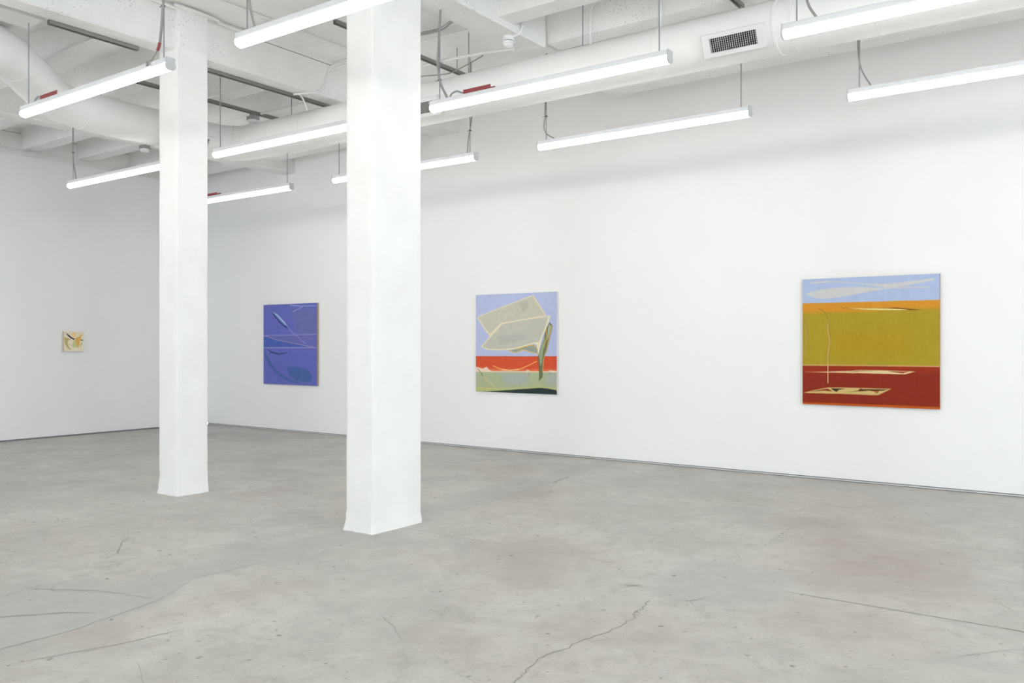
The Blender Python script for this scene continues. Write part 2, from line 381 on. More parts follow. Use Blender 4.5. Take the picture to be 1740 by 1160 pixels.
# ------------------------------------------------------------------ ceiling: slab, girders along Y, joists along X
ceiling = struct('ceiling', MB().box(XL-0.45, XR+0.2, YN-0.2, YB+0.2, HS, HS+0.25), m_slab)
def girder(x0, x1, z, y0=YN, y1=YB, nm='girder'):
    b = MB(); n = 60
    prof = [(x0+.015, z), (x1-.015, z), (x1, z+.015), (x1, HS+.02), (x0, HS+.02), (x0, z+.015)]
    return b.prism(prof, y0, y1, 'Y').build(nm, m_beam, ceiling)
girder(-8.10, -7.86, 4.575, YN, 7.55)
girder(-8.62, -8.12, 4.76, 7.55, YB, 'girder_end')
girder(-5.24, -4.88, 4.665, YN, 7.45)
girder(-5.42, -5.09, 4.80, 7.45, YB, 'girder_end')
girder(-12.15, -11.85, 4.575)
girder(-1.9, -1.6, 4.665, YN, 6.0)
girder(1.7, 2.0, 4.665, YN, YB)
girder(5.2, 5.5, 4.665, YN, YB)
girder(8.7, 9.0, 4.665, YN, YB)
def joist(xa, xb, y0, w=0.26, z=BJ):
    s = 0.05
    prof = [(y0+.01, z), (y0+w-.01, z), (y0+w+s, HS+.02), (y0-s, HS+.02)]
    MB().prism(prof, xa, xb, 'X').build('joist', m_beam, ceiling)
for y0 in (-4.6, -3.67, -2.74, -1.8, -0.88, 0.05, 0.98, 1.92, 2.82, 3.75, 4.65, 5.58, 6.60, 7.50, 8.45, 9.35):
    joist(-14.46, -12.14, y0); joist(-11.86, -8.09, y0)
    if y0 > 7.6: continue
    joist(-4.89, -1.89 if y0 < 5.8 else XR, y0)
for y0 in (8.45, 9.35): joist(-5.1, XR, y0)
# thickened strip of slab between the two girders
MB().box(-7.87, -5.23, 7.25, YB, 4.965, HS+.02).build('slab_drop', m_slab, ceiling)
# hairline casting joint high on the left girder
MB().box(-7.862, -7.8585, 6.1, 7.5, 4.972, 4.978).build('casting_joint', m_line, ceiling)

# ------------------------------------------------------------------ floor
def vnoise(X, Y, scale, seed, octaves=4):
    rs = np.random.RandomState(seed); out = np.zeros_like(X); amp = 1.0; tot = 0
    for o in range(octaves):
        g = rs.rand(256, 256); fx = X*scale; fy = Y*scale
        ix = np.floor(fx).astype(int); iy = np.floor(fy).astype(int); tx = fx-ix; ty = fy-iy
        tx = tx*tx*(3-2*tx); ty = ty*ty*(3-2*ty)
        a = g[ix % 256, iy % 256]; b = g[(ix+1) % 256, iy % 256]; c2 = g[ix % 256, (iy+1) % 256]; d = g[(ix+1) % 256, (iy+1) % 256]
        out += amp*((a*(1-tx)+b*tx)*(1-ty)+(c2*(1-tx)+d*tx)*ty); tot += amp; amp *= 0.55; scale *= 2.1
    return out/tot

def poly_sdf(X, Y, P):
    """signed distance to a polygon, negative inside"""
    P = np.array(P, float); n = len(P); d = np.full(X.shape, 1e9); ins = np.zeros(X.shape, bool)
    for i in range(n):
        a, b = P[i], P[(i+1) % n]; e = b-a; L2 = (e**2).sum() or 1e-12
        t = np.clip(((X-a[0])*e[0]+(Y-a[1])*e[1])/L2, 0, 1)
        d = np.minimum(d, np.hypot(X-a[0]-t*e[0], Y-a[1]-t*e[1]))
        if a[1] != b[1]:
            c = ((a[1] > Y) != (b[1] > Y)) & (X < (b[0]-a[0])*(Y-a[1])/(b[1]-a[1])+a[0])
            ins ^= c
    return np.where(ins, -d, d)

def line_sdf(X, Y, P):
    P = np.array(P, float); d = np.full(X.shape, 1e9)
    for a, b in zip(P, P[1:]):
        e = b-a; L2 = (e**2).sum() or 1e-12
        t = np.clip(((X-a[0])*e[0]+(Y-a[1])*e[1])/L2, 0, 1)
        d = np.minimum(d, np.hypot(X-a[0]-t*e[0], Y-a[1]-t*e[1]))
    return d

FX0, FX1, FY0, FY1, ST = XL-0.04, 0.9, 1.2, YB+0.03, 0.026
nx = int((FX1-FX0)/ST); ny = int((FY1-FY0)/ST)
gx = np.linspace(FX0, FX1, nx); gy = np.linspace(FY0, FY1, ny)
GX, GY = np.meshgrid(gx, gy)                 # rows = y
wob = (vnoise(GX+40, GY+40, 3.0, 5)-.5)*0.22+(vnoise(GX+40, GY+40, 14.0, 6, 2)-.5)*0.05
wob2 = (vnoise(GX+40, GY+40, 3.0, 8)-.5)*0.16
def sm(d, w): return np.clip(0.5-d/w, 0, 1)
patch = np.zeros_like(GX)
for P, w, k in (([(-5.60,1.3),(-5.62,2.75),(-5.52,2.99),(-5.28,2.92),(-5.28,3.41),(-5.33,4.15),(-5.26,4.98),(-4.90,4.98),(-4.92,4.73),(-4.94,3.84),(-5.0,3.38),(-4.72,2.97),(-4.62,2.55),(-4.65,2.0),(-4.62,1.3)], .05, 1.0),
             ([(-2.49,5.09),(-2.48,5.75),(-2.23,5.77),(-1.81,5.75),(-1.73,5.63),(-1.70,5.07),(-1.90,4.82),(-2.17,4.76),(-2.32,4.81)], .12, 0.8),
             ([(-4.95,5.5),(-5.02,6.04),(-5.09,7.14),(-5.2,8.37),(-5.3,10.1),(-5.6,10.1),(-5.56,7.95),(-5.42,6.49),(-5.3,5.5)], .12, 0.55),
             ([(-8.2,4.9),(-7.7,4.9),(-7.7,5.5),(-8.2,5.5)], .3, 0.5)):
    patch = np.maximum(patch, k*sm(poly_sdf(GX+wob*.35, GY+wob2*.35, P), w))
def blob(cx, cy, rx, ry, k, soft=1.0):
    d = np.hypot((GX+wob*1.6-cx)/rx, (GY+wob2*1.6-cy)/ry)
    return k*np.clip((1.25-d)/soft, 0, 1)
n_mid = vnoise(GX+60, GY+60, 2.2, 21, 5); n_big = vnoise(GX+60, GY+60, 0.55, 22, 3); n_f = vnoise(GX+60, GY+60, 7.0, 23, 4)
stain = np.zeros_like(GX)
for b in ((-1.41,6.32,.62,.75,.9),(-1.75,6.85,.35,.5,.7),(-1.05,5.9,.5,.5,.6),(-2.1,7.5,.35,.25,.55),(-2.44,3.98,.22,.2,.55),(-2.85,3.46,.25,.18,.6),
          (-3.5,5.3,.55,.45,.5),(-4.45,2.45,.28,.2,.7),(-4.3,2.75,.15,.3,.6),(-4.0,4.6,.4,.3,.35),(-6.1,8.8,.7,.5,.3),(-1.1,4.8,.5,.35,.55),(-2.1,4.2,.25,.3,.35),
          (-3.2,4.6,.25,.6,.4),(-4.4,3.3,.2,.5,.4),(-5.0,7.3,.5,.5,.45),(-9.5,4.6,.8,.6,.25),(-11,7,1.2,.8,.25)):
    stain = np.maximum(stain, blob(*b))
stain = np.clip(stain*(0.35+1.5*(n_f-.25))*1.1, 0, 1)
stain = np.clip(stain+np.clip((n_big-.55)*1.3, 0, .4)*n_mid, 0, 1)
dark = np.clip((n_mid-.50)*2.6, 0, 1)*0.75+np.clip((n_f-.60)*2.2, 0, .5)*0.5
for b in ((-1.1,8.9,1.2,.9,.35),(-2.2,7.55,.4,.12,.6),(-1.72,7.2,.35,.12,.5),(-4.1,8.4,.6,.4,.35),(-3.3,6.5,.5,.3,.35),(-3.95,4.2,.5,.25,.4),(-3.35,3.7,.3,.5,.3)):
    dark = np.maximum(dark, blob(*b)*(.4+n_f))
edge = np.clip(1-(YB-GY)/.35, 0, 1)*.25+np.clip(1-(GX-XL)/.3, 0, 1)*.25  # floor colour gets darker towards the far and left walls
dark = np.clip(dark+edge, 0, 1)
verts = np.zeros((nx*ny, 3), np.float32)
verts[:, 0] = GX.ravel(); verts[:, 1] = GY.ravel()
i = np.arange(nx*ny).reshape(ny, nx)
quads = np.stack([i[:-1, :-1], i[:-1, 1:], i[1:, 1:], i[1:, :-1]], -1).reshape(-1, 4)
base_n = len(verts)
ext = [(FX1, YN-.2), (XR+.2, YN-.2), (XR+.2, YB+.03), (FX1, YB+.03), (XL-.04, YN-.2), (FX1, YN-.2), (FX1, FY0), (XL-.04, FY0)]
verts = np.vstack([verts, np.array([(a, b, 0) for a, b in ext], np.float32)])
faces = quads.tolist()+[[base_n, base_n+1, base_n+2, base_n+3], [base_n+4, base_n+5, base_n+6, base_n+7]]
me = bpy.data.meshes.new('floor'); me.from_pydata(verts.tolist(), [], faces)
col = np.zeros((len(verts), 4), np.float32); col[:, 3] = 1
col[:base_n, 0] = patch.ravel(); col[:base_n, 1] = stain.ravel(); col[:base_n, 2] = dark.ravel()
col[base_n:, 2] = 0.3
at = me.color_attributes.new('wear', 'FLOAT_COLOR', 'POINT'); at.data.foreach_set('color', col.ravel())
floor = link(bpy.data.objects.new('floor', me)); floor['kind'] = 'structure'
m_floor = mat('polished_concrete', (0.4, 0.39, 0.37), 0.5, spec=0.25)
me.materials.append(m_floor)
b = m_floor.node_tree.nodes['Principled BSDF']; L = m_floor.node_tree.links; P = pos(m_floor)
va = m_floor.node_tree.nodes.new('ShaderNodeVertexColor'); va.layer_name = 'wear'
sp = m_floor.node_tree.nodes.new('ShaderNodeSeparateColor'); L.new(va.outputs['Color'], sp.inputs[0])
FA = FLOOR_ALBEDO
def fc(r, g, bl, k=1.0): 
    return tuple(v*FA*k for v in (r, g, bl))
n1 = noise(m_floor, 1.1, 6, 0.62, P, 0.6)
base = ramp(m_floor, n1.outputs['Fac'], [(0.32, fc(.88, .86, .81)), (0.5, fc(1.0, .98, .925)), (0.68, fc(1.09, 1.075, 1.02))])
n2 = noise(m_floor, 6.5, 7, 0.66, P, 0.9)
k2 = ramp(m_floor, n2.outputs['Fac'], [(0.28, (.80, .79, .78)), (0.5, (1, 1, 1)), (0.72, (1.09, 1.09, 1.085))])
base = mix(m_floor, 1.0, base, k2, 'MULTIPLY')
n3 = noise(m_floor, 45, 4, 0.7, P)
k3 = ramp(m_floor, n3.outputs['Fac'], [(0.28, (.88, .88, .88)), (0.5, (1, 1, 1)), (0.75, (1.06, 1.06, 1.06))])
base = mix(m_floor, 1.0, base, k3, 'MULTIPLY')
def scaled(sock, k):
    n = m_floor.node_tree.nodes.new('ShaderNodeMath'); n.operation = 'MULTIPLY'; n.inputs[1].default_value = k; n.use_clamp = True
    L.new(sock, n.inputs[0]); return n.outputs[0]
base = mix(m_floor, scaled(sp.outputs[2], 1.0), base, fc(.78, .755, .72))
base = mix(m_floor, scaled(sp.outputs[1], 0.85), base, fc(.80, .705, .66))
pn = noise(m_floor, 5, 4, 0.6, P)
pcol = ramp(m_floor, pn.outputs['Fac'], [(0.3, fc(.82, .83, .82)), (0.7, fc(.90, .91, .895))])
base = mix(m_floor, scaled(sp.outputs[0], 0.85), base, pcol)
# pits and chips
for sc_, th, k_ in ((5.0, 0.05, 0.85), (9.0, 0.06, 0.75), (17.0, 0.07, 0.5)):
    wv = noise(m_floor, 30, 2, 0.5, P)
    vadd = m_floor.node_tree.nodes.new('ShaderNodeVectorMath'); vadd.operation = 'MULTIPLY_ADD'
    L.new(wv.outputs['Color'], vadd.inputs[0]); vadd.inputs[1].default_value = (.03, .03, .03); L.new(P, vadd.inputs[2])
    v = m_floor.node_tree.nodes.new('ShaderNodeTexVoronoi'); v.inputs['Scale'].default_value = sc_
    L.new(vadd.outputs[0], v.inputs['Vector'])
    dt = ramp(m_floor, v.outputs['Distance'], [(th, (1, 1, 1)), (th*2.0, (0, 0, 0))])
    rnd = m_floor.node_tree.nodes.new('ShaderNodeSeparateColor'); L.new(v.outputs['Color'], rnd.inputs[0])
    gate = ramp(m_floor, rnd.outputs[0], [(0.30, (0, 0, 0)), (0.70, (1, 1, 1))])
    f = mix(m_floor, 1.0, dt, gate, 'MULTIPLY')
    base = mix(m_floor, scaled(f, k_), base, fc(.42, .40, .38))
L.new(base, b.inputs['Base Color'])
nb1 = noise(m_floor, 25, 5, 0.6, P)
L.new(bump(m_floor, nb1.outputs['Fac'], 0.12, 0.004), b.inputs['Normal'])
rr = ramp(m_floor, n2.outputs['Fac'], [(0.3, (.46, .46, .46)), (0.7, (.62, .62, .62))]); L.new(rr, b.inputs['Roughness'])

def ribbon(mb, pts, w, z=0.0012, jit=0.0, seg=0.05):
    out = []
    for a, c in zip(pts, pts[1:]):
        n = max(1, int(math.dist(a, c)/(.03 if jit > .012 else seg)))
        for k in range(n):
            t = k/n
            out.append((a[0]+(c[0]-a[0])*t+random.uniform(-jit, jit), a[1]+(c[1]-a[1])*t+random.uniform(-jit, jit)))
    out.append(pts[-1]); prev = None
    for k, p in enumerate(out):
        q = out[min(k+1, len(out)-1)]; r = out[max(k-1, 0)]
        d = Vector((q[0]-r[0], q[1]-r[1])); d = d.normalized() if d.length else Vector((1, 0))
        nn = Vector((-d.y, d.x))*w/2*random.uniform(.6, 1.2 if jit else 1.0)
        if k in (0, len(out)-1) and jit: nn *= 0.15
        cur = (mb.bm.verts.new((p[0]+nn.x, p[1]+nn.y, z)), mb.bm.verts.new((p[0]-nn.x, p[1]-nn.y, z)))
        if prev: mb.bm.faces.new((prev[0], prev[1], cur[1], cur[0]))
        prev = cur
m_cut = mat('saw_cut', fc(.52, .50, .47), 0.8); m_crk = mat('floor_crack', fc(.50, .48, .45), 0.9); m_scf = mat('scuff', fc(.62, .60, .58), 0.7)
rb = MB(); ribbon(rb, [(-7.4, 5.30), (-5.7, 5.32)], .006); ribbon(rb, [(-4.88, 5.30), (-2.55, 5.33)], .005); ribbon(rb, [(-1.70, 5.33), (0.8, 5.33)], .009)
rb.build('saw_cut', m_cut, floor)
rb = MB(); ribbon(rb, [(-2.22, 2.9), (-2.244, 3.17), (-2.275, 3.24), (-2.305, 3.44), (-2.321, 3.495), (-2.287, 3.7), (-2.292, 3.82), (-2.265, 3.93), (-2.23, 4.09), (-2.232, 4.21), (-2.227, 4.32), (-2.27, 4.415), (-2.272, 4.49), (-2.302, 4.67)], .0055, jit=.014, )
rb.build('crack', m_crk, floor)
rb = MB(); ribbon(rb, [(-2.229, 5.95), (-2.26, 6.0), (-2.263, 6.12), (-2.226, 6.37), (-2.212, 6.74), (-2.238, 7.12), (-2.284, 7.46), (-2.261, 7.69)], .004, jit=.02)
rb.build('crack', m_scf, floor)
rb = MB()
for pts, w in (([(-6.45,3.75),(-6.29,3.59),(-6.04,3.43),(-5.94,3.28)], .012), ([(-5.62,2.6),(-5.2,2.85),(-4.75,2.95)], .007), ([(-4.62,1.9),(-4.62,2.4),(-4.74,2.97),(-4.98,3.35),(-4.95,3.9)], .006),
               ([(-5.6,2.42),(-5.65,2.75),(-5.52,2.99)], .006), ([(-2.62,4.86),(-2.48,4.93)], .02), ([(-2.5,4.95),(-2.58,4.78)], .008), ([(-5.55,6.6),(-5.58,7.9),(-5.6,9.6)], .005),
               ([(-4.98,6.2),(-5.1,7.2),(-5.2,8.3)], .006), ([(-5.14,8.0),(-5.24,8.5)], .03), ([(-5.2,2.2),(-4.95,2.5),(-4.8,2.6)], .012), ([(-4.35,2.0),(-4.2,2.4),(-4.15,2.7)], .006)):
    ribbon(rb, pts, w, jit=.008)
for k in range(230):
    x = random.uniform(-13.5, .5); y = random.uniform(2.0, 9.8); a = random.uniform(0, PI); l = random.uniform(.05, .28) if random.random() < .85 else random.uniform(.3, .7)
    cv = random.uniform(-.25, .25)*l
    pts = [(x, y), (x+math.cos(a)*l/2-math.sin(a)*cv, y+math.sin(a)*l/2+math.cos(a)*cv), (x+math.cos(a)*l, y+math.sin(a)*l)]
    if any(X0 < px_ < X1 and Y0 < py_ < Y1 for (px_, py_) in pts for (X0, X1, Y0, Y1) in ((-8.3, -7.6, 4.9, 5.6), (-5.4, -4.8, 4.8, 5.75))): continue
    ribbon(rb, pts, random.uniform(.002, .005), jit=.004)
sc_o = rb.build('scuff_marks', m_scf, floor); sc_o['kind'] = 'stuff'

# ------------------------------------------------------------------ columns
def column(x0, x1, y0, y1, seed, label, ztop=5.02, chip=0.02):
    rs = random.Random(seed); bm = bmesh.new(); rings = []
    zs = [0, .02, .05, .09, .13, .18, .26, .4]+[.4+k*(ztop-.4)/26 for k in range(1, 27)]
    r = 0.014; per = []
    def prof(z):
        f = (0.024*(1-z/.15)**1.3) if z < .15 else 0
        a0, a1, b0, b1 = x0-f, x1+f*.5, y0-f*.6, y1+f*.3
        pts = []
        def edge(p, q, n):
            for k in range(n): pts.append((p[0]+(q[0]-p[0])*k/n, p[1]+(q[1]-p[1])*k/n))
        cs = [(a0, b0), (a1, b0), (a1, b1), (a0, b1)]
        for i in range(4):
            p, q = Vector(cs[i]), Vector(cs[(i+1) % 4]); d = (q-p).normalized()
            edge(p+d*r, q-d*r, 9); pts.append(tuple(q-d*r)); pts.append(tuple(q+Vector((-d.y, d.x))*r*0.3-d*r*.3))
        return pts
    for z in zs:
        j = 0.006 if z < .2 else 0.0022
        ring = []
        for (x, y) in prof(z):
            jj = rs.uniform(-j, j); cx, cy = (x0+x1)/2, (y0+y1)/2
            d = Vector((x-cx, y-cy)).normalized()
            ring.append(bm.verts.new((x+d.x*jj, y+d.y*jj, z if z > 0 else 0)))
        rings.append(ring)
    n = len(rings[0])
    for a, b in zip(rings, rings[1:]):
        for k in range(n): bm.faces.new((a[k], a[(k+1) % n], b[(k+1) % n], b[k]))
    bm.faces.new(list(reversed(rings[0]))); bm.faces.new(rings[-1])
    mb = MB(); mb.bm.free(); mb.bm = bm
    o = mb.build('column', m_col, smooth=True)
    return tag(o, label, 'column')
column(-8.135, -7.80, 5.065, 5.42, 1, 'white painted square concrete column, the farther and slimmer one on the left')
column(-5.255, -4.945, 4.975, 5.57, 2, 'white painted rectangular concrete column with rough flared foot, the nearer and wider one')
# the part of the left column above the girder line is rough cast concrete
cl = MB().box(-8.1, -7.792, 5.075, 5.415, 4.60, HS, bevel=.01).build('column_head', m_beam, ceiling)

# ------------------------------------------------------------------ hanging tube lights
FL = 2.44; ZT = 3.83; ZB = 3.73; HW = 0.0385; DW = 0.0455
def fixture_meshes():
    hp = [(-HW, ZT-.003), (-HW+.003, ZT), (HW-.003, ZT), (HW, ZT-.003), (HW, ZT-.043), (HW-.003, ZT-.045), (-HW+.003, ZT-.045), (-HW, ZT-.043)]
    h = MB().prism(hp, 0.012, FL-.012)
    for k in (.62, .66, .70, .80, 1.62, 1.66, 1.70, 1.80):
        h.cyl((k, -HW-.0004, ZT-.012), (0, 1, 0), .003, .001, 8)
    dp = [(-HW+.0005, ZT-.044)]
    for k in range(13):
        a = PI*k/12
        dp.append((-DW*math.cos(a), ZT-.067-(ZT-.067-ZB)*math.sin(a)))
    dp += [(HW-.0005, ZT-.044)]
    d = MB().prism(dp, .012, FL-.012)
    cp = [(-HW-.001, ZT+.001), (HW+.001, ZT+.001), (HW+.0015, ZT-.044)]
    for k in range(13):
        a = PI*k/12
        cp.append(((DW+.001)*math.cos(a), ZT-.067-(ZT-.066-ZB)*math.sin(a)))
    cp.append((-HW-.0015, ZT-.044))
    return h, d, cp
h_, d_, cp_ = fixture_meshes()
proto = {}
proto['housing'] = h_; proto['diffuser'] = d_
E_H = proto['housing'].build('housing', m_house); E_D = proto['diffuser'].build('diffuser', m_diff, smooth=True)
E_CL = MB().prism(cp_, 0.0, .012).build('end_cap', m_cap)
cr = MB().prism(cp_, FL-.012, FL)
cr.cyl((FL, -.018, ZT-.06), (1, 0, 0), .005, .002, 8).cyl((FL, .018, ZT-.06), (1, 0, 0), .005, .002, 8)
E_CR = cr.build('end_cap', m_cap)
def rod(x, top): return MB().tube([(x, 0, ZT-.002), (x, 0, top)], .0055, 8).cyl((x, 0, ZT), (0, 0, 1), .011, .010, 6)
E_R1 = rod(.10, HS).build('suspension_rod', m_rod, smooth=True); E_R2 = rod(FL-.095, HS).build('suspension_rod', m_rod, smooth=True)
PARTS = [E_H, E_D, E_CL, E_CR, E_R1, E_R2]
first = [True]
def fixture(x, y, label, group=None, top1=None):
    e = empty('tube_light', (x, y, 0), label, 'ceiling light', group or 'hanging tube lights in three rows')
    for p in PARTS:
        if top1 and p is E_R1:
            rod(.10, top1).build('suspension_rod', m_rod, e, smooth=True); continue
        if first[0] and not (top1 and p is E_R1): c = p
        else: c = p.copy(); COL.objects.link(c)
        c.parent = e
    first[0] = False
    return e
def pack(e, x):
    """open red channel holding the emergency battery, and its flex loop"""
    b = MB(); z = ZT+.001; l = .31; w = .036; t = .003; hh = .036
    b.box(x, x+l, -w, w, z, z+t); b.box(x, x+l, -w, -w+t, z+t, z+hh); b.box(x, x+l, w-t, w, z+t, z+hh); b.box(x, x+t, -w+t, w-t, z+t, z+hh)
    b.box(x+t, x+l*.55, -w+t, w-t, z+hh-t, z+hh)
    o = b.build('battery_pack', m_red, e); o['label'] = 'open red metal battery channel'
    MB().flex([(x-.19, 0, ZT-.004), (x-.17, 0, ZT+.035), (x-.11, 0, ZT+.052), (x-.05, 0, ZT+.030), (x+.004, 0, ZT+.018)], .009).build('battery_conduit', m_flex, e, smooth=True)
def cable(e, pts, r=.006, flex=False, m=None, tie=None, name='power_cable'):
    b = MB()
    if flex: b.flex(pts, r)
    else: b.tube(pts, r, 8, smooth=8)
    b.build(name, m or (m_flex if flex else m_cable), e, smooth=True)
    if tie:
        for t in tie:
            MB().cyl((t[0], t[1], t[2]-.004), (0, 0, 1), .017, .008, 10).box(t[0]-.05, t[0]-.012, t[1]-.003, t[1]+.001, t[2]-.002, t[2]+.001).build('cable_tie', m_tie, e)
RA, RB_, RC = 7.95, 6.07, 3.92
a1 = fixture(-11.93, RA, 'far tube light just right of the slim column, red box on its left')
a2 = fixture(-8.63, RA, 'tube light by the far wall, partly hidden behind the wide column')
a3 = fixture(-5.30, RA, 'tube light by the far wall between the middle and the right painting')
a4 = fixture(-1.97, RA, 'tube light by the far wall running off the right edge above the yellow painting')
b1 = fixture(-11.93, RB_, 'tube light at far left passing behind the slim column, before the left wall')
b2 = fixture(-8.60, RB_, 'tube light between the two columns, passing behind the wide column')
b3 = fixture(-5.26, RB_, 'tube light in front of the air duct at centre, red battery box on top')
b4 = fixture(-1.95, RB_, 'tube light over the air duct at upper right, right of the air register')
c1 = fixture(-8.57, RC, 'large near tube light at upper left with red box, ending before the slim column', top1=4.621)
c2 = fixture(-5.27, RC, 'large near tube light crossing in front of the top of the wide column')
for x, y in ((-11.93, RC), (-1.95, RC), (1.36, RC), (1.36, RA), (1.39, RB_), (-8.58, 1.9), (-11.9, 1.9), (-5.27, 1.9), (-1.95, 1.9), (1.36, 1.9),
             (-8.58, -.15), (-5.27, -.15), (-1.95, -.15), (1.36, -.15), (-11.9, -.15), (4.69, -.15), (4.69, RC), (4.69, RA), (4.69, RB_), (4.69, 1.9), (8.0, RA), (8.0, RC), (8.0, 1.9),
             (-11.9, -2.6), (-8.58, -2.6), (-5.27, -2.6), (-1.95, -2.6), (1.36, -2.6), (4.69, -2.6), (-11.9, -5.2), (-8.58, -5.2), (-5.27, -5.2), (-1.95, -5.2), (1.36, -5.2)):
    fixture(x, y, 'hanging tube light outside the photographed corner of the room', 'tube lights in the rest of the gallery')
# power feeds
cable(a4, [(.13, 0, 4.9), (.112, 0, 4.5), (.085, 0, 4.28), (.11, 0, 4.02), (.20, -.005, 3.83)], .007, tie=[(.10, 0, 4.27)])
cable(a3, [(.115, 0, 4.9), (.085, 0, 4.2), (.085, 0, 4.10), (.07, 0, 3.98), (.11, 0, 3.90), (.22, -.005, 3.83)], .007, tie=[(.10, 0, 4.10)])
cable(a2, [(FL-.08, 0, 4.9), (FL-.07, 0, 4.3), (FL-.11, 0, 4.05), (FL-.125, 0, 3.95), (FL-.13, -.005, 3.83)], .008, tie=[(FL-.095, 0, 4.1)])
cable(b4, [(.16, 0, 5.0), (.15, 0, 4.3), (.17, 0, 3.98), (.24, -.005, 3.83)], .009)
cable(b3, [(.095, 0, 5.0), (.115, -.01, 4.75), (.12, -.02, 4.6), (.10, -.015, 4.35), (.085, -.01, 4.18), (.11, -.005, 4.0), (.20, -.005, 3.83)], .0125, flex=True, tie=[(.10, 0, 4.02)])
cable(b1, [(.09, 0, 4.9), (.09, 0, 4.5), (.095, 0, 4.15), (.13, 0, 4.0), (.19, -.005, 3.83)], .008, tie=[(.10, 0, 4.22)])
cable(c2, [(.12, 0, 5.0), (.12, 0, 4.4), (.12, 0, 4.1), (.15, 0, 3.95), (.20, -.005, 3.83)], .008, tie=[(.10, 0, 4.13)])
cable(c1, [(FL-.13, -.015, 5.0), (FL-.08, -.02, 4.7), (FL-.06, -.02, 4.45), (FL-.09, -.02, 4.15), (FL-.12, -.02, 3.97)], .0125, flex=True, tie=[(FL-.09, -.01, 4.26)])
cable(c1, [(FL-.12, -.02, 3.97), (FL-.135, -.02, 3.935), (FL-.15, -.022, 3.91)], .013, m=m_red, name='red_connector')
cable(c1, [(FL-.15, -.022, 3.91), (FL-.20, -.03, 3.86), (FL-.24, -.035, 3.815)], .006)
MB().box(FL-.27, FL-.22, -.052, -.03, 3.79, 3.84, bevel=.006).build('cable_clamp', m_flex, c1)
pack(c1, .40); pack(b3, .41); pack(a1, .46)
MB().box(.04, .15, -.012, .012, ZT+.001, ZT+.012, bevel=.003).cyl((.04, 0, ZT+.008), (-1, 0, 0), .008, .01, 8).build('beam_clamp', m_rod, c1)

# ------------------------------------------------------------------ air duct
DR = 0.228; DY, DZ, DX = 7.30, 4.28, -9.87
def arc(c, r, a0, a1, n): return [(c[0]+r*math.cos(a0+(a1-a0)*k/n), c[1]+r*math.sin(a0+(a1-a0)*k/n), DZ) for k in range(n+1)]
path = [(-8.95, -7.9, 4.47), (-8.95, 3.60, 4.47)]
path += [(-9.01, 3.85, 4.47), (-9.16, 4.07, 4.465), (-9.86, 4.78, 4.37), (-9.94, 4.95, 4.34), (-9.93, 5.22, 4.305), (-9.87, 5.6, DZ), (-9.87, 6.94, DZ)]
path += arc((-9.87+.36, DY-.36), .36, PI, PI/2, 6)
path += [(6.45, DY, DZ)]
duct = empty('air_duct', (-9.87, DY, DZ), 'large round white ventilation duct with two elbows running along the far wall', 'duct')
def dpart(mb, name, m, smooth=True, parent=None):
    o = mb.build(name, m, smooth=smooth); o.parent = parent or duct
    o.matrix_parent_inverse = Matrix.Translation(Vector((-9.87, DY, DZ))).inverted() if parent is None else Matrix.Identity(4)
    return o
body = MB(); body.tube(path, DR, 40); dpart(body, 'duct_body', m_duct)
def seam(p, d, w=.012, h=.006):
    p = Vector(p); d = Vector(d).normalized()
    dpart(MB().tube([p-d*w, p-d*w*.5, p+d*w*.5, p+d*w], DR, 40, cap=False, rads=[DR-.001, DR+h, DR+h, DR-.001]), 'duct_seam', m_duct)
for x in (-8.95, -8.35, -7.1, -5.9, -4.7, -1.56, -.75, .6, 1.9): seam((x, DY, DZ), (1, 0, 0), .006, .0022)
for x in (-3.48, -2.22): seam((x, DY, DZ), (1, 0, 0), .007, .004)
seam((-2.36, DY, DZ), (1, 0, 0), .016, .009)
for y in (6.15, 6.93): seam((DX, y, DZ), (0, 1, 0), .010, .005)
seam((-9.49, DY, DZ), (1, 0, 0), .010, .004); seam((-9.74, 7.18, DZ), (.7, .7, 0), .008, .003)
seam((-9.19, 4.10, 4.461), (-.69, .70, -.09), .010, .005); seam((-8.95, 3.55, 4.47), (0, 1, 0), .010, .005); seam((-9.83, 4.75, 4.374), (-.69, .70, -.09), .008, .004); seam((-9.93, 5.2, 4.307), (0, 1, -.1), .008, .004)
